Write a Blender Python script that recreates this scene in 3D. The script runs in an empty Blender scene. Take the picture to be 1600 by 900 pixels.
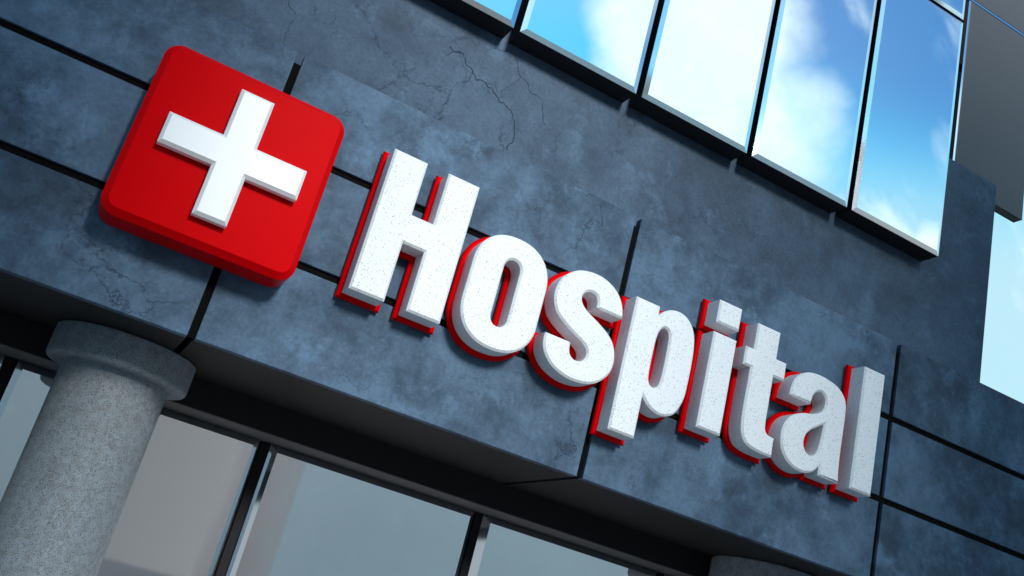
import bpy, bmesh, math, random
from mathutils import Matrix, Vector

random.seed(7)
scene = bpy.context.scene
COL = scene.collection
S = 6.5            # metres from the camera to the sign wall
EYE = 1.6          # eye height

# ------------------------------------------------------------------ camera
cam_data = bpy.data.cameras.new("camera")
cam = bpy.data.objects.new("camera", cam_data)
COL.objects.link(cam)
cam_data.sensor_width = 36.0
cam_data.lens = 36.0 * 1535.68 / 1600.0
cam_data.clip_start = 0.05
cam_data.clip_end = 3000.0
r = (0.86027301, -0.44635956, 0.2463605)
d = (0.36959799, 0.21315462, -0.90441276)
f = (0.3511804, 0.86909623, 0.34834476)
cam.matrix_world = Matrix(((r[0], -d[0], -f[0], 0.0),
                           (r[1], -d[1], -f[1], -S),
                           (r[2], -d[2], -f[2], EYE),
                           (0, 0, 0, 1)))
scene.camera = cam

# ------------------------------------------------------------------ sky, sun, exposure
SUN_EL = math.radians(25)
SUN_AZ = math.radians(4)       # to the right of straight out from the wall
world = bpy.data.worlds.new("World")
scene.world = world
world.use_nodes = True
wt = world.node_tree
wt.nodes.clear()


def N(tree, kind, **kw):
    n = tree.nodes.new(kind)
    for k, v in kw.items():
        setattr(n, k, v)
    return n


def math_node(tree, op, a, b=None, clamp=False):
    n = N(tree, 'ShaderNodeMath', operation=op, use_clamp=clamp)
    for i, v in enumerate((a, b)):
        if v is None:
            continue
        if isinstance(v, (int, float)):
            n.inputs[i].default_value = v
        else:
            tree.links.new(v, n.inputs[i])
    return n.outputs[0]


def ramp(tree, val, lo, hi, a=0.0, b=1.0, smooth=True):
    n = N(tree, 'ShaderNodeMapRange', interpolation_type='SMOOTHSTEP' if smooth else 'LINEAR')
    tree.links.new(val, n.inputs['Value'])
    n.inputs['From Min'].default_value = lo
    n.inputs['From Max'].default_value = hi
    n.inputs['To Min'].default_value = a
    n.inputs['To Max'].default_value = b
    return n.outputs[0]


def mix(tree, fac, a, b, blend='MIX'):
    n = N(tree, 'ShaderNodeMix', data_type='RGBA', blend_type=blend)
    for sock, v in ((n.inputs[0], fac), (n.inputs[6], a), (n.inputs[7], b)):
        if isinstance(v, (int, float)):
            sock.default_value = v
        elif isinstance(v, tuple):
            sock.default_value = (*v, 1.0)
        else:
            tree.links.new(v, sock)
    return n.outputs[2]


def noise(tree, vec, scale, detail=4.0, rough=0.55, dist=0.0):
    n = N(tree, 'ShaderNodeTexNoise')
    n.inputs['Scale'].default_value = scale
    n.inputs['Detail'].default_value = detail
    n.inputs['Roughness'].default_value = rough
    n.inputs['Distortion'].default_value = dist
    if vec is not None:
        tree.links.new(vec, n.inputs['Vector'])
    return n


def dirv(az, el):
    az, el = math.radians(az), math.radians(el)
    return (math.sin(az) * math.cos(el), -math.cos(az) * math.cos(el), math.sin(el))


sky = N(wt, 'ShaderNodeTexSky', sky_type='NISHITA', sun_disc=False)
sky.sun_elevation = SUN_EL
sky.sun_rotation = math.pi - SUN_AZ
sky.altitude = 0.0
sky.air_density = 1.0
sky.dust_density = 0.6
sky.ozone_density = 2.0
tc = N(wt, 'ShaderNodeTexCoord')
gen = tc.outputs['Generated']
warp = noise(wt, gen, 5.0, 5.0, 0.6)
sub = N(wt, 'ShaderNodeVectorMath', operation='SUBTRACT')
wt.links.new(warp.outputs['Color'], sub.inputs[0])
sub.inputs[1].default_value = (0.5, 0.5, 0.5)
scl = N(wt, 'ShaderNodeVectorMath', operation='SCALE')
wt.links.new(sub.outputs[0], scl.inputs[0])
scl.inputs['Scale'].default_value = 0.10
add = N(wt, 'ShaderNodeVectorMath', operation='ADD')
wt.links.new(gen, add.inputs[0])
wt.links.new(scl.outputs[0], add.inputs[1])
nrm = N(wt, 'ShaderNodeVectorMath', operation='NORMALIZE')
wt.links.new(add.outputs[0], nrm.inputs[0])
wdir = nrm.outputs[0]


def cloud_bank(az, el, r_in, r_out, dens):
    dot = N(wt, 'ShaderNodeVectorMath', operation='DOT_PRODUCT')
    wt.links.new(wdir, dot.inputs[0])
    dot.inputs[1].default_value = dirv(az, el)
    return ramp(wt, dot.outputs['Value'], math.cos(math.radians(r_out)), math.cos(math.radians(r_in)), 0.0, dens)


mask = None
for args in ((29.5, 36, 3.0, 7.0, 1.15), (32, 31.5, 2.0, 7.0, 1.0), (37, 33.2, 0.2, 3.2, 0.7),
             (46.5, 27.0, 0.7, 2.0, 1.1), (-35, 30, 6, 22, 0.9), (-70, 20, 6, 18, 0.7), (75, 45, 6, 16, 0.5)):
    b = cloud_bank(*args)
    mask = b if mask is None else math_node(wt, 'MAXIMUM', mask, b)
# thin streaked cirrus
mp = N(wt, 'ShaderNodeMapping')
wt.links.new(gen, mp.inputs['Vector'])
mp.inputs['Rotation'].default_value = (0.3, 0.75, 0.2)
mp.inputs['Scale'].default_value = (1.2, 9.0, 4.0)
cir = noise(wt, mp.outputs[0], 2.2, 8.0, 0.55, 0.25)
cirrus = ramp(wt, math_node(wt, 'ADD', cir.outputs['Fac'], cloud_bank(45.5, 29.0, 1.0, 5.5, 0.15)), 0.52, 0.78, 0.0, 0.75)
puff = noise(wt, gen, 9.0, 9.0, 0.62, 0.3)
torn = math_node(wt, 'MULTIPLY', math_node(wt, 'SUBTRACT', puff.outputs['Fac'], 0.5), 1.1)
mask = math_node(wt, 'MULTIPLY', mask, math_node(wt, 'ADD', torn, 1.0), clamp=True)
mask = math_node(wt, 'MAXIMUM', mask, cirrus)
hsv = N(wt, 'ShaderNodeHueSaturation')
hsv.inputs['Hue'].default_value = 0.494
hsv.inputs['Saturation'].default_value = 1.42
hsv.inputs['Value'].default_value = 1.95
wt.links.new(sky.outputs[0], hsv.inputs['Color'])
sep = N(wt, 'ShaderNodeSeparateXYZ')
wt.links.new(gen, sep.inputs[0])
sx, sy, sz = sep.outputs
# bright cyan air lower down, clouds, then a low grey bank along the horizon
deep = N(wt, 'ShaderNodeVectorMath', operation='DOT_PRODUCT')
wt.links.new(gen, deep.inputs[0])
deep.inputs[1].default_value = dirv(54, 45)
deepf = ramp(wt, deep.outputs['Value'], math.cos(math.radians(22)), math.cos(math.radians(6)), 0.0, 0.17)
zz = math_node(wt, 'ADD', sz, deepf)
air = ramp(wt, zz, 0.74, 0.54, 0.0, 0.92)
aircol = mix(wt, ramp(wt, sz, 0.58, 0.42), (1.0, 8.0, 12.4), (6.4, 10.0, 11.2))
skycol = mix(wt, air, hsv.outputs[0], aircol)
mask = math_node(wt, 'MULTIPLY', mask, ramp(wt, puff.outputs['Fac'], 0.3, 0.75, 0.8, 1.0))
skycol = mix(wt, mask, skycol, (12.5, 15.0, 15.6))
top = math_node(wt, 'ADD', math_node(wt, 'MULTIPLY', sy, -0.09), 0.115)
over = math_node(wt, 'SUBTRACT', sz, top)
bank = ramp(wt, over, 0.012, -0.004)
bankcol = mix(wt, ramp(wt, math_node(wt, 'ABSOLUTE', math_node(wt, 'ADD', sx, 0.08)), 0.0, 0.5, smooth=False), (1.5, 1.75, 1.9), (4.2, 4.9, 5.3))
skycol = mix(wt, bank, skycol, bankcol)
bg = N(wt, 'ShaderNodeBackground')
bg.inputs['Strength'].default_value = 0.08
wt.links.new(skycol, bg.inputs['Color'])
wo = N(wt, 'ShaderNodeOutputWorld')
wt.links.new(bg.outputs[0], wo.inputs[0])

sun_data = bpy.data.lights.new("sun", 'SUN')
sun_data.energy = 4.0
sun_data.angle = math.radians(12)
sun_data.color = (1.0, 0.985, 0.96)
sun = bpy.data.objects.new("sun", sun_data)
COL.objects.link(sun)
sv = Vector((math.sin(SUN_AZ) * math.cos(SUN_EL), -math.cos(SUN_AZ) * math.cos(SUN_EL), math.sin(SUN_EL)))
sun.rotation_euler = sv.to_track_quat('Z', 'Y').to_euler()
sun.location = (0, -20, 30)

scene.view_settings.view_transform = 'Standard'
scene.view_settings.look = 'None'
scene.view_settings.exposure = 0.16
scene.view_settings.gamma = 1.0
scene.render.engine = 'CYCLES'
scene.render.resolution_x = 1024
scene.render.resolution_y = 576


# ------------------------------------------------------------------ materials
def new_mat(name):
    m = bpy.data.materials.new(name)
    m.use_nodes = True
    t = m.node_tree
    b = t.nodes['Principled BSDF']
    return m, t, b


def plain(name, col, rough=0.5, metal=0.0, spec=0.5, coat=0.0):
    m, t, b = new_mat(name)
    b.inputs['Base Color'].default_value = (*col, 1)
    b.inputs['Roughness'].default_value = rough
    b.inputs['Metallic'].default_value = metal
    b.inputs['Specular IOR Level'].default_value = spec
    b.inputs['Coat Weight'].default_value = coat
    b.inputs['Coat Roughness'].default_value = 0.08
    return m, t, b


def concrete(name, dark, light, crack=0.75):
    m, t, b = new_mat(name)
    tc = N(t, 'ShaderNodeTexCoord')
    oi = N(t, 'ShaderNodeObjectInfo')
    off = N(t, 'ShaderNodeVectorMath', operation='SCALE')
    comb = N(t, 'ShaderNodeCombineXYZ')
    for i in range(3):
        t.links.new(oi.outputs['Random'], comb.inputs[i])
    t.links.new(comb.outputs[0], off.inputs[0])
    off.inputs['Scale'].default_value = 40.0
    ad = N(t, 'ShaderNodeVectorMath', operation='ADD')
    t.links.new(tc.outputs['Object'], ad.inputs[0])
    t.links.new(off.outputs[0], ad.inputs[1])
    v = ad.outputs[0]
    big = noise(t, v, 0.8, 6.0, 0.60, 0.2)
    mid = noise(t, v, 4.2, 10.0, 0.72, 0.1)
    fine = noise(t, v, 38.0, 4.0, 0.7)
    g = math_node(t, 'ADD', math_node(t, 'MULTIPLY', big.outputs['Fac'], 0.55),
                  math_node(t, 'MULTIPLY', mid.outputs['Fac'], 0.45))
    g = ramp(t, g, 0.36, 0.62)
    col = mix(t, g, dark, light)
    # pale bloom patches
    blm = noise(t, v, 1.9, 14.0, 0.70, 0.15)
    col = mix(t, ramp(t, blm.outputs['Fac'], 0.53, 0.70, 0.0, 0.6), col, tuple(min(1, c * 1.6) for c in light))
    # grain
    gr = ramp(t, fine.outputs['Fac'], 0.3, 0.7, 0.82, 1.18, False)
    vm = N(t, 'ShaderNodeVectorMath', operation='SCALE')
    t.links.new(col, vm.inputs[0])
    t.links.new(gr, vm.inputs['Scale'])
    col = vm.outputs[0]
    # hairline cracks: cell edges, bent by noise, kept only here and there
    wn = noise(t, v, 2.6, 8.0, 0.7)
    ws = N(t, 'ShaderNodeVectorMath', operation='SCALE')
    t.links.new(wn.outputs['Color'], ws.inputs[0])
    ws.inputs['Scale'].default_value = 0.55
    wa = N(t, 'ShaderNodeVectorMath', operation='ADD')
    t.links.new(v, wa.inputs[0])
    t.links.new(ws.outputs[0], wa.inputs[1])
    masks = None
    for sc, wd, lo in ((1.15, 0.010, 0.55), (2.4, 0.012, 0.535)):
        vo = N(t, 'ShaderNodeTexVoronoi', feature='DISTANCE_TO_EDGE')
        vo.inputs['Scale'].default_value = sc
        t.links.new(wa.outputs[0], vo.inputs['Vector'])
        line = ramp(t, vo.outputs['Distance'], 0.0, wd, 1.0, 0.0)
        pn = noise(t, v, 0.8 * sc, 3.0, 0.5)
        keep = ramp(t, pn.outputs['Fac'], lo, lo + 0.12)
        cm = math_node(t, 'MULTIPLY', line, keep)
        masks = cm if masks is None else math_node(t, 'MAXIMUM', masks, cm)
    col = mix(t, math_node(t, 'MULTIPLY', masks, crack), col, tuple(c * 0.15 for c in dark))
    t.links.new(col, b.inputs['Base Color'])
    b.inputs['Roughness'].default_value = 0.72
    b.inputs['Specular IOR Level'].default_value = 0.35
    h = math_node(t, 'SUBTRACT', math_node(t, 'ADD', math_node(t, 'MULTIPLY', mid.outputs['Fac'], 0.6),
                  math_node(t, 'MULTIPLY', fine.outputs['Fac'], 0.12)), masks)
    bp = N(t, 'ShaderNodeBump')
    bp.inputs['Strength'].default_value = 0.25
    bp.inputs['Distance'].default_value = 0.02
    t.links.new(h, bp.inputs['Height'])
    t.links.new(bp.outputs[0], b.inputs['Normal'])
    return m


def speckled(name, base, specks, scale, lo, hi, amount, rough, bump=0.1, tint=None):
    m, t, b = new_mat(name)
    tc = N(t, 'ShaderNodeTexCoord')
    v = tc.outputs['Object']
    n1 = noise(t, v, scale, 2.0, 0.6)
    n2 = noise(t, v, scale * 0.12, 5.0, 0.6)
    n3 = noise(t, v, scale * 2.1, 2.0, 0.6)
    col = mix(t, ramp(t, n2.outputs['Fac'], 0.35, 0.68), base, tint or tuple(c * 0.9 for c in base))
    col = mix(t, ramp(t, n3.outputs['Fac'], 0.55, 0.75, 0, amount * 0.4), col, tuple(min(1, c * 1.5) for c in base))
    col = mix(t, ramp(t, n1.outputs['Fac'], lo, hi, 0, amount), col, specks)
    t.links.new(col, b.inputs['Base Color'])
    b.inputs['Roughness'].default_value = rough
    bp = N(t, 'ShaderNodeBump')
    bp.inputs['Strength'].default_value = bump
    bp.inputs['Distance'].default_value = 0.004
    t.links.new(n1.outputs['Fac'], bp.inputs['Height'])
    t.links.new(bp.outputs[0], b.inputs['Normal'])
    return m


M_CONC = concrete('blue_concrete', (0.020, 0.042, 0.071), (0.080, 0.146, 0.226))
M_PIER = concrete('blue_concrete_wall', (0.027, 0.050, 0.081), (0.058, 0.100, 0.155), 0.75)
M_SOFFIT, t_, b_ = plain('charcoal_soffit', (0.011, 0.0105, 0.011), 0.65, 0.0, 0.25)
M_BLACK, _, _ = plain('black_metal', (0.005, 0.005, 0.006), 0.6, 0.0, 0.2)
M_DARK, _, _ = plain('dark_joint', (0.003, 0.003, 0.003), 0.9, 0.0, 0.1)
M_UNDER, _, _ = plain('dark_window_casing', (0.014, 0.014, 0.015), 0.6, 0.0, 0.2)
M_TRIM, _, _ = plain('polished_edge', (0.86, 0.88, 0.90), 0.06, 1.0)
M_GREYM, _, _ = plain('grey_metal_panel', (0.075, 0.078, 0.085), 0.45, 0.3)
M_RED, _, _ = plain('red_enamel', (0.60, 0.0008, 0.003), 0.30, 0.0, 0.03, 0.0)
M_REDB, _, _ = plain('red_backing', (0.60, 0.0008, 0.003), 0.35, 0.0, 0.05, 0.0)
for m_ in (M_RED, M_REDB):
    m_.node_tree.nodes['Principled BSDF'].inputs['Specular Tint'].default_value = (1.0, 0.12, 0.12, 1)
M_WHITE, _, _ = plain('white_enamel', (0.82, 0.84, 0.85), 0.4)
M_STONE = speckled('white_speckled_stone', (0.72, 0.765, 0.785), (0.10, 0.11, 0.13), 95.0, 0.60, 0.71, 0.8, 0.6, 0.05,
                   (0.72, 0.76, 0.79))
M_GRAN = speckled('grey_granite', (0.25, 0.30, 0.335), (0.035, 0.037, 0.042), 165.0, 0.49, 0.66, 0.9, 0.65, 0.1,
                  (0.195, 0.215, 0.23))


def mirror_glass(name, col, rough):
    m, t, b = new_mat(name)
    b.inputs['Base Color'].default_value = (*col, 1)
    b.inputs['Metallic'].default_value = 1.0
    b.inputs['Roughness'].default_value = rough
    tc = N(t, 'ShaderNodeTexCoord')
    n = noise(t, tc.outputs['Object'], 0.35, 1.0, 0.4)
    bp = N(t, 'ShaderNodeBump')
    bp.inputs['Strength'].default_value = 0.04
    bp.inputs['Distance'].default_value = 0.05
    t.links.new(n.outputs['Fac'], bp.inputs['Height'])
    t.links.new(bp.outputs[0], b.inputs['Normal'])
    return m


M_GLASS = mirror_glass('reflective_glass', (0.88, 0.92, 0.95), 0.015)
M_GLASS2 = mirror_glass('grey_reflective_glass', (0.97, 0.90, 0.89), 0.03)
M_BLOCKER = speckled('pale_render', (0.82, 0.74, 0.70), (0.76, 0.69, 0.65), 1.2, 0.5, 0.8, 0.5, 0.85)
M_ROAD = speckled('worn_asphalt', (0.155, 0.155, 0.157), (0.12, 0.12, 0.12), 2.0, 0.5, 0.8, 0.6, 0.85)
M_ROAD.node_tree.nodes['Principled BSDF'].inputs['Specular IOR Level'].default_value = 0.0
M_PAVE = speckled('pale_paving', (0.38, 0.37, 0.36), (0.30, 0.30, 0.30), 3.0, 0.5, 0.8, 0.6, 0.8)


# ------------------------------------------------------------------ mesh helpers
def W(x, y, z):
    """calibrated units (camera at 0, wall at y = 1) to metres"""
    return Vector((x * S, (y - 1.0) * S, EYE + z * S))


def link_mesh(name, bm, mat, parent=None, smooth=False):
    bmesh.ops.recalc_face_normals(bm, faces=bm.faces)
    me = bpy.data.meshes.new(name)
    bm.to_mesh(me)
    bm.free()
    if smooth:
        for p in me.polygons:
            p.use_smooth = True
    me.materials.append(mat)
    o = bpy.data.objects.new(name, me)
    COL.objects.link(o)
    if parent is not None:
        o.parent = parent
    return o


def add_box(bm, a, b, bevel=0.0, seg=2):
    """box between corners a and b (metres, in the parent's frame)"""
    x0, x1 = sorted((a[0], b[0])); y0, y1 = sorted((a[1], b[1])); z0, z1 = sorted((a[2], b[2]))
    t = bmesh.new()
    vs = [t.verts.new((x, y, z)) for x in (x0, x1) for y in (y0, y1) for z in (z0, z1)]
    for q in ((0, 1, 3, 2), (4, 6, 7, 5), (0, 4, 5, 1), (2, 3, 7, 6), (0, 2, 6, 4), (1, 5, 7, 3)):
        t.faces.new([vs[i] for i in q])
    if bevel > 0:
        bmesh.ops.bevel(t, geom=list(t.edges), offset=bevel, segments=seg, affect='EDGES', profile=0.5)
    me = bpy.data.meshes.new('tmp')
    t.to_mesh(me); t.free()
    bm.from_mesh(me)
    bpy.data.meshes.remove(me)


def box(name, a, b, mat, parent=None, bevel=0.0):
    bm = bmesh.new()
    add_box(bm, a, b, bevel)
    return link_mesh(name, bm, mat, parent)


def shade_by_angle(o, deg):
    """smooth shading with sharp edges above an angle"""
    me = o.data
    bm = bmesh.new()
    bm.from_mesh(me)
    for e in bm.edges:
        if len(e.link_faces) == 2:
            e.smooth = e.calc_face_angle(0.0) < math.radians(deg)
        else:
            e.smooth = False
    for fc in bm.faces:
        fc.smooth = True
    bm.to_mesh(me)
    bm.free()


def lathe(name, profile, cx, cy, mat, parent, seg=96):
    bm = bmesh.new()
    rings = []
    for rad, z in profile:
        rings.append([bm.verts.new((cx + rad * math.cos(2 * math.pi * i / seg),
                                    cy + rad * math.sin(2 * math.pi * i / seg), z)) for i in range(seg)])
    for a, b in zip(rings, rings[1:]):
        for i in range(seg):
            j = (i + 1) % seg
            bm.faces.new((a[i], a[j], b[j], b[i]))
    bm.faces.new(rings[0]); bm.faces.new(rings[-1])
    o = link_mesh(name, bm, mat, parent)
    shade_by_angle(o, 40)
    return o


def empty(name, loc=(0, 0, 0)):
    o = bpy.data.objects.new(name, None)
    COL.objects.link(o)
    o.location = loc
    o.empty_display_size = 0.3
    return o


def tag(o, label, cat, group=None):
    o['label'] = label
    o['category'] = cat
    if group:
        o['group'] = group
    return o


# ------------------------------------------------------------------ ground
bm = bmesh.new()
R_G = 900.0
vs = [bm.verts.new((R_G * math.cos(2 * math.pi * i / 48), R_G * math.sin(2 * math.pi * i / 48), 0)) for i in range(48)]
bm.faces.new(vs)
pav = link_mesh('ground', bm, M_ROAD)
pav['kind'] = 'structure'
pave = box('pavement', (-40, -11.5, -0.3), (40, 12, 0.12), M_PAVE, None, 0.01)
pave['kind'] = 'structure'

# ------------------------------------------------------------------ the hospital building
bld = empty('hospital_building')
tag(bld, 'modern hospital building with blue concrete walls, round granite columns and mirrored windows', 'building')

PITCH = 0.4611
G0 = 0.0866
GAP = 0.0085 / 2
Z_BOT, Z_TOP = 0.2171, 0.5596
rows = [(0.2171, 0.3252), (0.3336, 0.4418), (0.4502, 0.5596)]
X_L, X_R = G0 - 3 * PITCH, G0 + 4 * PITCH
Y_SOF = 1.205           # back edge of the soffit
for k in range(-3, 4):
    xa, xb = G0 + k * PITCH + GAP, G0 + (k + 1) * PITCH - GAP
    for za, zb in rows:
        box('fascia_panel', W(xa, 1.0, za), W(xb, 1.0118, zb), M_CONC, bld, 0.004)
# dark backing behind the open joints
box('joint_backing', W(X_L, 1.0122, Z_BOT + 0.0105), W(X_R, 1.0190, 0.538), M_DARK, bld)
for za, zb in ((0.3252, 0.3336), (0.4418, 0.4502)):
    box('joint_seal', W(X_L, 1.0042, za - 0.0004), W(X_R, 1.0110, zb + 0.0004), M_DARK, bld)
for k in range(-2, 4):
    xg = G0 + k * PITCH
    for za, zb in ((Z_BOT + 0.001, 0.3246), (0.3342, 0.4412), (0.4508, 0.5480)):
        box('joint_seal', W(xg - GAP - 0.0004, 1.0046, za), W(xg + GAP + 0.0004, 1.0110, zb), M_DARK, bld)
# roof slab of the canopy behind the panels
box('canopy_slab', W(X_L, 1.0194, Z_BOT + 0.0110), W(X_R, 1.2600, 0.520), M_DARK, bld)
# soffit boards with a joint under every panel joint
for k in range(-3, 4):
    xa, xb = G0 + k * PITCH + GAP * 0.8, G0 + (k + 1) * PITCH - GAP * 0.8
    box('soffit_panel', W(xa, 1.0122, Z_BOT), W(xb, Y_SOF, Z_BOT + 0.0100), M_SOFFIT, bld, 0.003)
# header beam above the glazing
Y_PANE = 1.2636
Z_HEAD = 0.1822
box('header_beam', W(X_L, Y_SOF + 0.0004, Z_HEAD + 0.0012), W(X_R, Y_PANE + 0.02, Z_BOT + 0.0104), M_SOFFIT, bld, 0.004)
M_HEAD, _, _ = plain('bounce_lit_grey', (0.13, 0.125, 0.125), 0.6, 0.0, 0.2)
box('lit_head_lip', W(X_L, Y_SOF + 0.0010, Z_HEAD), W(X_R, Y_PANE + 0.0138, Z_HEAD + 0.0009), M_HEAD, bld)  # added thin plate; its lighter grey stands in for light off the ground
# mullions and reflective panes
MX0, MP = 0.1935 * 1.259, 0.2482 * 1.259
MW = 0.0088 * 1.259
zg = -EYE / S
for k in range(-5, 7):
    xm = MX0 + k * MP
    box('mullion', W(xm - MW / 2, Y_PANE + 0.0085, zg), W(xm + MW / 2, Y_PANE + 0.0138, Z_HEAD - 0.0003), M_BLACK, bld, 0.004)


def bevel_pane(name, x0, x1, z0, z1, yf, ch_w, ch_d, mat_p, mat_f, parent, yb):
    """a raised mirror pane with a polished bevelled edge round it"""
    A = [W(x0, yf + ch_d, z0), W(x1, yf + ch_d, z0), W(x1, yf + ch_d, z1), W(x0, yf + ch_d, z1)]
    B = [W(x0 + ch_w, yf, z0 + ch_w), W(x1 - ch_w, yf, z0 + ch_w), W(x1 - ch_w, yf, z1 - ch_w), W(x0 + ch_w, yf, z1 - ch_w)]
    C = [W(x0, yb, z0), W(x1, yb, z0), W(x1, yb, z1), W(x0, yb, z1)]
    bm = bmesh.new()
    a = [bm.verts.new(v) for v in A]; b = [bm.verts.new(v) for v in B]
    for i in range(4):
        j = (i + 1) % 4
        bm.faces.new((a[i], a[j], b[j], b[i]))
    fr = None
    bm2 = bmesh.new()
    bb = [bm2.verts.new(v) for v in B]
    cc = [bm2.verts.new(v + Vector((0, 0.004, 0))) for v in B]
    bm2.faces.new(bb)
    for i in range(4):
        j = (i + 1) % 4
        bm2.faces.new((bb[i], bb[j], cc[j], cc[i]))
    bm2.faces.new(cc[::-1])
    # the casing behind carries both
    bm3 = bmesh.new()
    a3 = [bm3.verts.new(v + Vector((0, 0.0025, 0))) for v in A]; c3 = [bm3.verts.new(v) for v in C]
    bm3.faces.new(a3); bm3.faces.new(c3[::-1])
    for i in range(4):
        j = (i + 1) % 4
        bm3.faces.new((a3[i], a3[j], c3[j], c3[i]))
    cas = link_mesh(name, bm3, M_UNDER, parent)
    link_mesh('window_frame', bm, mat_f, cas)
    link_mesh('pane', bm2, mat_p, cas)
    return cas


for k in range(-5, 6):
    x0 = MX0 + k * MP + MW / 2 + 0.0008
    x1 = MX0 + (k + 1) * MP - MW / 2 - 0.0008
    bevel_pane('entrance_window', x0, x1, zg + 0.01, Z_HEAD - 0.0006, Y_PANE, 0.0095, 0.0095, M_GLASS2, M_TRIM, bld, Y_PANE + 0.0135)
# columns
for cx in (0.0412, 0.0412 + 2 * PITCH):
    c = W(cx, 1.157, 0)
    R1, R2 = 0.0576 * S, 0.0769 * S
    zc0, zc1 = EYE + 0.1806 * S, EYE + Z_BOT * S - 0.002
    col = lathe('column', [(R1, 0.0), (R1, zc0 + 0.002)], c.x, c.y, M_GRAN, bld)
    prof = [(R1 - 0.05, zc0), (R2 - 0.035, zc0)]
    for a in range(0, 91, 15):
        prof.append((R2 - 0.035 + 0.035 * math.sin(math.radians(a)), zc0 + 0.035 - 0.035 * math.cos(math.radians(a))))
    prof += [(R2, zc1 - 0.01), (R2 - 0.01, zc1)]
    lathe('capital', prof, c.x, c.y, M_GRAN, col)

# upper wall
Y_W = 1.020
upper = box('upper_wall', W(X_L, Y_W, 0.50), W(1.2000, Y_W + 0.045, 0.918), M_PIER, bld, 0.006)
# long cracks that run through the plaster of the upper wall
M_CRACK, _, _ = plain('crack', (0.020, 0.032, 0.047), 0.9, 0.0, 0.1)
def px_wall(u, v):
    q = Vector((u - 800.0, v - 450.0, 1535.68))
    w = Vector((r[0] * q.x + d[0] * q.y + f[0] * q.z, r[1] * q.x + d[1] * q.y + f[1] * q.z, r[2] * q.x + d[2] * q.y + f[2] * q.z))
    return w * (Y_W / w.y)


def crack(pts, w0, w1, rng):
    P = [Vector(p) for p in pts]
    for lev in range(3):
        Q = []
        for a, b in zip(P, P[1:]):
            n = Vector((-(b - a).y, (b - a).x))
            Q += [a, (a + b) / 2 + n * rng.uniform(-0.2, 0.2)]
        P = Q + [P[-1]]
    bm = bmesh.new()
    prev = None
    m = len(P) - 1
    for i, p in enumerate(P):
        t = (P[min(i + 1, m)] - P[max(i - 1, 0)]).normalized()
        n = Vector((-t.y, t.x))
        w = 0.7 * (w0 + (w1 - w0) * i / m) * rng.uniform(0.45, 1.25) * (0.15 if i in (0, m) else 1.0)
        pr = [bm.verts.new((q.x, (Y_W - 1) * S - 0.0015, q.y)) for q in (p - n * w, p + n * w)]
        if prev:
            bm.faces.new((prev[0], prev[1], pr[1], pr[0]))
        prev = pr
    return bm


rng = random.Random(5)
CRACKS = (
    (((702, 72), (708, 80), (724, 84), (728, 100), (739, 115), (745, 126), (756, 127), (770, 138), (780, 158), (794, 170), (804, 197), (795, 225), (792, 236)), 0.006, 0.005),
    (((737, 116), (727, 128), (721, 136)), 0.004, 0.002),
    (((724, 83), (705, 82), (694, 90), (688, 100)), 0.003, 0.002),
    (((765, 78), (785, 80), (805, 86), (809, 102), (815, 122), (826, 138), (848, 158), (847, 172), (852, 196)), 0.003, 0.004),
    (((813, 121), (797, 134), (784, 142), (781, 155)), 0.0025, 0.0025),
    (((450, 0), (455, 14), (463, 25), (452, 40), (446, 55), (445, 72)), 0.003, 0.002),
    (((620, 118), (634, 110), (650, 108)), 0.002, 0.0015),
    (((1529, 270), (1536, 286), (1545, 300), (1551, 311), (1553, 318)), 0.003, 0.003),
)
for pts, w0, w1 in CRACKS:
    pw = [px_wall(*p) for p in pts]
    link_mesh('crack', crack([(q.x * S, EYE + q.z * S) for q in pw], w0, w1, rng), M_CRACK, upper)

# window row
Y_WIN = 0.985
WP = 0.18835 * Y_WIN
WX0 = 0.3192 * Y_WIN
WG = 0.0095 * Y_WIN
for row, (za, zb) in enumerate(((0.7257 * Y_WIN, 1.1650 * Y_WIN), (1.1712 * Y_WIN, 1.60 * Y_WIN))):
    for k in range(-7, 4):
        x0 = WX0 + k * WP + WG / 2
        x1 = WX0 + (k + 1) * WP - WG / 2
        bevel_pane('window', x0, x1, za, zb, Y_WIN, 0.0068, 0.0022, M_GLASS, M_TRIM, bld, Y_W - 0.0006)
# building core behind the window row, above the wall
box('upper_storey', W(X_L, Y_W + 0.048, 0.55), W(1.06, 1.75, 1.62), M_UNDER, bld)
# grey metal bay beyond the end of the wall
YG = 1.09
for za, zb in ((0.8650 * YG, 1.2160 * YG), (1.2215 * YG, 1.58 * YG)):
    bm = bmesh.new()
    add_box(bm, W(1.0790 * YG, YG, za), W(1.2405 * YG, YG + 0.018, zb), 0.006)
    bay = link_mesh('grey_cladding_panel', bm, M_GREYM, bld)
    bm = bmesh.new()
    x0 = 1.0750 * YG
    q = [W(x0, YG + 0.0008, za), W(1.0788 * YG, YG + 0.0005, za), W(1.0788 * YG, YG + 0.0005, zb), W(x0, YG + 0.0008, zb)]
    w_ = [v + Vector((0, 0.05, 0)) for v in q]
    v1 = [bm.verts.new(v) for v in q]; v2 = [bm.verts.new(v) for v in w_]
    bm.faces.new(v1); bm.faces.new(v2[::-1])
    for i in range(4):
        j = (i + 1) % 4
        bm.faces.new((v1[i], v1[j], v2[j], v2[i]))
    link_mesh('edge_trim', bm, M_TRIM, bay)
box('edge_trim', W(1.0750 * YG, YG + 0.0006, 1.2180 * YG), W(1.2405 * YG, YG + 0.012, 1.2213 * YG), M_TRIM, bay)
box('bay_bracket', W(1.04, YG + 0.0185, 1.10 * YG), W(1.22 * YG, YG + 0.035, 1.55 * YG), M_UNDER, bld)
# ground floor body behind the glazing
box('ground_floor_wall', W(X_L, Y_PANE + 0.0140, zg), W(X_R, 1.75, 0.222), M_BLACK, bld)

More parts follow.
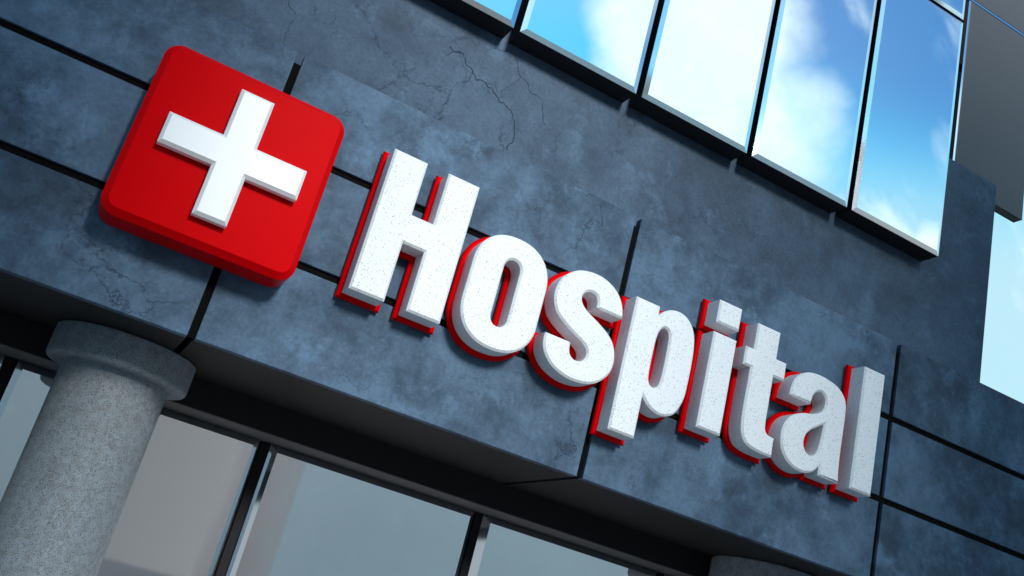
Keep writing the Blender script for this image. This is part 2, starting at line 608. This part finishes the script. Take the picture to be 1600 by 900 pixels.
# ------------------------------------------------------------------ two unseen sun blockers, added
# added to shade both ends of the wall; low sun passes between them
M_PALE = speckled('cream_render', (0.92, 0.84, 0.80), (0.90, 0.82, 0.78), 1.2, 0.5, 0.8, 0.5, 0.85)
for name_, label_, xa, xb, h, m_ in (('sun_blocker', 'wide pale block added out of view to shade the wall by the cross sign', -30.0, 1.8, 19.5, M_BLOCKER),
                                     ('sun_blocker', 'cream block added out of view to shade the wall at the end of the word', 7.1, 20.0, 19.0, M_PALE)):
    t_ = empty(name_, (xa, -20.0, 0))
    tag(t_, label_, 'building', 'unseen blocks added to shade the wall ends')
    w_ = xb - xa
    tw = box('wall', (0, -13, 0), (w_, 0, h), m_, t_, 0.03)
    box('parapet', (-0.2, -13.2, h + 0.002), (w_ + 0.2, 0.2, h + 0.5), m_, tw, 0.03)

# ------------------------------------------------------------------ sign and letters
def spline_points(pts, n=8):
    """closed outline: (x, z) smooth points, (x, z, 'c') corners; Catmull-Rom between"""
    P = [Vector((p[0], p[1])) for p in pts]
    cor = [len(p) > 2 for p in pts]
    m = len(P)
    out = []
    for i in range(m):
        p1, p2 = P[i], P[(i + 1) % m]
        p0 = P[i - 1] if not cor[i] else p1 - (p2 - p1) * 0.5
        p3 = P[(i + 2) % m] if not cor[(i + 1) % m] else p2 + (p2 - p1) * 0.5
        if cor[i] and cor[(i + 1) % m]:
            out.append(p1)
            continue
        for k in range(n):
            t = k / n
            out.append(0.5 * ((2 * p1) + (p2 - p0) * t + (2 * p0 - 5 * p1 + 4 * p2 - p3) * t * t
                              + (3 * p1 - p0 - 3 * p2 + p3) * t ** 3))
    return out


def poly(*pts):
    return [Vector(p) for p in pts]


def stadium(cx, z0, z1, rx, ry, ex=2.3, n=14):
    out = []
    for q in range(4):
        for i in range(n):
            a = math.pi / 2 * (q + i / n)
            c, s = math.cos(a), math.sin(a)
            x = cx + rx * math.copysign(abs(c) ** (2 / ex), c)
            zz = ry * math.copysign(abs(s) ** (2 / ex), s)
            zc = (z1 - ry) if q < 2 else (z0 + ry)
            out.append(Vector((x, zc + zz)))
        if q == 1 or q == 3:
            pass
    return out


def extruded(name, loops, y_back, y_front, chamfer, grow, mat, parent, origin, res=0, k=0.001):
    """outline loops (calibrated x, z in thousandths) extruded between two depths, edges bevelled"""
    cu = bpy.data.curves.new('outline', 'CURVE')
    cu.dimensions = '2D'
    cu.fill_mode = 'BOTH'
    for lp in loops:
        sp = cu.splines.new('POLY')
        sp.points.add(len(lp) - 1)
        for p, q in zip(sp.points, lp):
            w = W(q[0] * k, 1.0, q[1] * k)
            p.co = (w.x - origin.x, w.z - origin.z, 0, 1)
        sp.use_cyclic_u = True
    th = (y_back - y_front) * S
    cu.bevel_depth = chamfer
    cu.bevel_resolution = res
    cu.extrude = th / 2 - chamfer
    cu.offset = grow - chamfer
    ob = bpy.data.objects.new('outline', cu)
    COL.objects.link(ob)
    dg = bpy.context.evaluated_depsgraph_get()
    me = bpy.data.meshes.new_from_object(ob.evaluated_get(dg))
    bpy.data.objects.remove(ob)
    bpy.data.curves.remove(cu)
    ymid = ((y_back + y_front) / 2 - 1.0) * S - origin.y
    for v in me.vertices:
        x, y, z = v.co
        v.co = (x, ymid - z, y)
    me.name = name
    me.materials.clear()
    me.materials.append(mat)
    bm = bmesh.new()
    bm.from_mesh(me)
    bmesh.ops.remove_doubles(bm, verts=bm.verts, dist=1e-5)
    bmesh.ops.recalc_face_normals(bm, faces=bm.faces)
    bm.to_mesh(me)
    bm.free()
    o = bpy.data.objects.new(name, me)
    COL.objects.link(o)
    o.parent = parent
    return o


C = 'c'
LETTERS = [
    ('white block capital H on a red outline, tallest letter next to the cross sign',
     [[poly((213, 315), (253.5, 315), (253.5, 385), (279.5, 385), (279.5, 315), (319.7, 315), (319.7, 484.7), (280, 484.7),
            (280, 419.5), (253.5, 419.5), (253.5, 484.7), (213, 484.7))]]),
    ('white rounded letter o on a red outline, between the capital H and the s',
     [[stadium(384, 310, 446.5, 48, 47, 2.25), stadium(384.5, 337.5, 419, 10.6, 13, 2.2)]]),
    ('white curving letter s on a red outline, between the o and the p',
     [[spline_points([(537, 406, C), (535.5, 416), (530.5, 427), (522.5, 436), (511, 442.5), (499, 445.8), (485, 446), (469.5, 442.5),
                      (457.5, 435), (448.5, 424.5), (444, 412.5), (443.5, 401), (446, 391.5), (451, 382.5), (459.5, 375.5),
                      (471, 369), (483, 363.5), (493.5, 358.5), (500, 353), (501.5, 346), (499, 339.5), (494, 336.3), (487.5, 336),
                      (481.5, 339.5), (478.8, 345.5), (478, 354, C), (444, 354, C), (444, 344), (446.5, 335), (452.5, 326.5),
                      (461.5, 319.3), (475, 314), (490, 311.8), (507, 313.5), (520, 318.5), (529.5, 326.5), (536.5, 337), (539, 349),
                      (537.5, 361), (533, 371.5), (525.5, 379.5), (515.5, 386), (503, 392), (491, 397.3), (483, 403), (479, 409.5),
                      (480, 416), (484.5, 420.5), (491.5, 422), (497.5, 419.3), (500.3, 413), (500.8, 406, C)])]]),
    ('white letter p with long descending stem on red outline, after the s',
     [[spline_points([(550, 274, C), (586.5, 274, C), (586.5, 326, C), (592, 320.5), (600, 315.3), (611, 312.2), (622, 313.3),
                      (633, 319.3), (640, 331), (644, 345), (645, 362), (645.3, 383), (644.3, 406), (641, 424), (634.5, 435.5),
                      (625, 443), (613.5, 445.6), (602, 443.5), (592.5, 438), (585, 429.5, C), (585, 441.5, C), (550, 441.5, C)]),
       spline_points([(596.5, 417.5), (591, 411), (588.8, 399), (588.3, 383), (588.3, 366), (589, 352), (592, 344), (598, 341),
                      (604, 344.5), (606.3, 354), (607, 372), (606.8, 395), (606, 408), (603, 415.5)])]]),
    ('white letter i with a separate square dot, outlined in red, before the t',
     [[poly((668, 316), (704.5, 316), (704.5, 441.5), (668, 441.5))],
      [poly((668.5, 454), (704.5, 454), (704.5, 485), (668.5, 485))]]),
    ('white letter t with short crossbar on a red outline, between the i and the a',
     [[spline_points([(732.3, 477.5, C), (732.3, 441, C), (719.7, 441, C), (719.7, 416.3, C), (732, 416.3, C), (731.6, 390), (731.6, 366),
                      (732.3, 346), (735, 331.5), (742, 321), (752, 316.8), (767, 315), (786.3, 315, C), (786.3, 339.8, C),
                      (775.5, 341.2), (770.5, 346.5), (769.3, 358), (769.3, 388), (769.3, 416.5, C), (787, 416.5, C), (787, 441, C),
                      (769.8, 441, C), (769.8, 477.5, C)])]]),
    ('white letter a on a red outline, between the t and the l',
     [[spline_points([(799, 402.5, C), (800, 413.5), (803.5, 425), (811.5, 435.5), (824.5, 442.7), (840, 445.6), (857, 445), (875.5, 441),
                      (887.5, 433), (893.8, 421.5), (895.3, 406), (895.3, 383), (895.3, 355), (896, 334), (898, 316, C),
                      (863.5, 316, C), (862.5, 328, C), (856.5, 320.3), (847, 314.5), (835, 312.3), (820.5, 314.3), (808.5, 320.8),
                      (799.8, 331), (796, 344), (796.2, 357.5), (801, 369.5), (810, 379.3), (823.5, 386.5), (840, 391), (851.5, 396),
                      (857.3, 402.5), (859.2, 412.5), (856.7, 420), (850.3, 424), (843, 422.3), (837.5, 415.5), (836, 408),
                      (835.3, 402.5, C)]),
       spline_points([(861.5, 384, C), (851, 376.5), (841, 369), (834.5, 360), (833.2, 350), (837, 341.3), (844, 337.3),
                      (851, 338.6), (856.3, 345), (859, 357), (860.5, 370)])]]),
    ('plain straight white letter l on red outline, at the end of the word',
     [[poly((917.7, 316), (955, 316), (955, 485.5), (917.7, 485.5))]]),
]
YF = 0.9637
for label, shapes in LETTERS:
    xs = [v[0] for sh in shapes for lp in sh for v in lp]
    zs = [v[1] for sh in shapes for lp in sh for v in lp]
    org = W((min(xs) + max(xs)) / 2000, 1.0, min(zs) / 1000)
    root = empty('letter', org)
    tag(root, label, 'letter', 'raised letters of the word above the entrance')
    for n_, sh in enumerate(shapes):
        bname = 'letter_body' if len(shapes) == 1 else ('stem', 'dot')[n_]
        body = extruded(bname, sh, 0.9935, YF, 0.016, 0.0, M_STONE, root, org)
        shade_by_angle(body, 28)
        back = extruded('backing', sh, 0.9995, 0.9900, 0.029, 0.0052 * S, M_REDB, body if len(shapes) > 1 else root, org, 4)
        shade_by_angle(back, 40)

# red plaque with the white cross
org = W(0.0568, 1.0, 0.2918)
sign = empty('cross_sign', org)
tag(sign, 'red rounded square sign with a raised white cross, mounted left of the letters', 'sign')


def rounded(x0, x1, z0, z1, r, n=12):
    out = []
    for cx, cz, a0 in ((x1 - r, z1 - r, 0), (x0 + r, z1 - r, 90), (x0 + r, z0 + r, 180), (x1 - r, z0 + r, 270)):
        for i in range(n + 1):
            a = math.radians(a0 + 90 * i / n)
            out.append(Vector((cx + r * math.cos(a), cz + r * math.sin(a))))
    return out


pl = extruded('plaque', [rounded(-40.4, 154.0, 291.8, 485.2, 17.5)], 0.9995, 0.9515, 0.0065 * S, 0.0, M_RED, sign, org, 0)
shade_by_angle(pl, 30)
cr = extruded('cross', [poly((40, 318), (74.6, 318), (74.6, 372), (128.6, 372), (128.6, 406), (74.6, 406), (74.6, 460.5), (40, 460.5),
                             (40, 406), (-14, 406), (-14, 372), (40, 372))], 0.9520, 0.938, 0.022, 0.0, M_WHITE, sign, org, 0)
shade_by_angle(cr, 20)
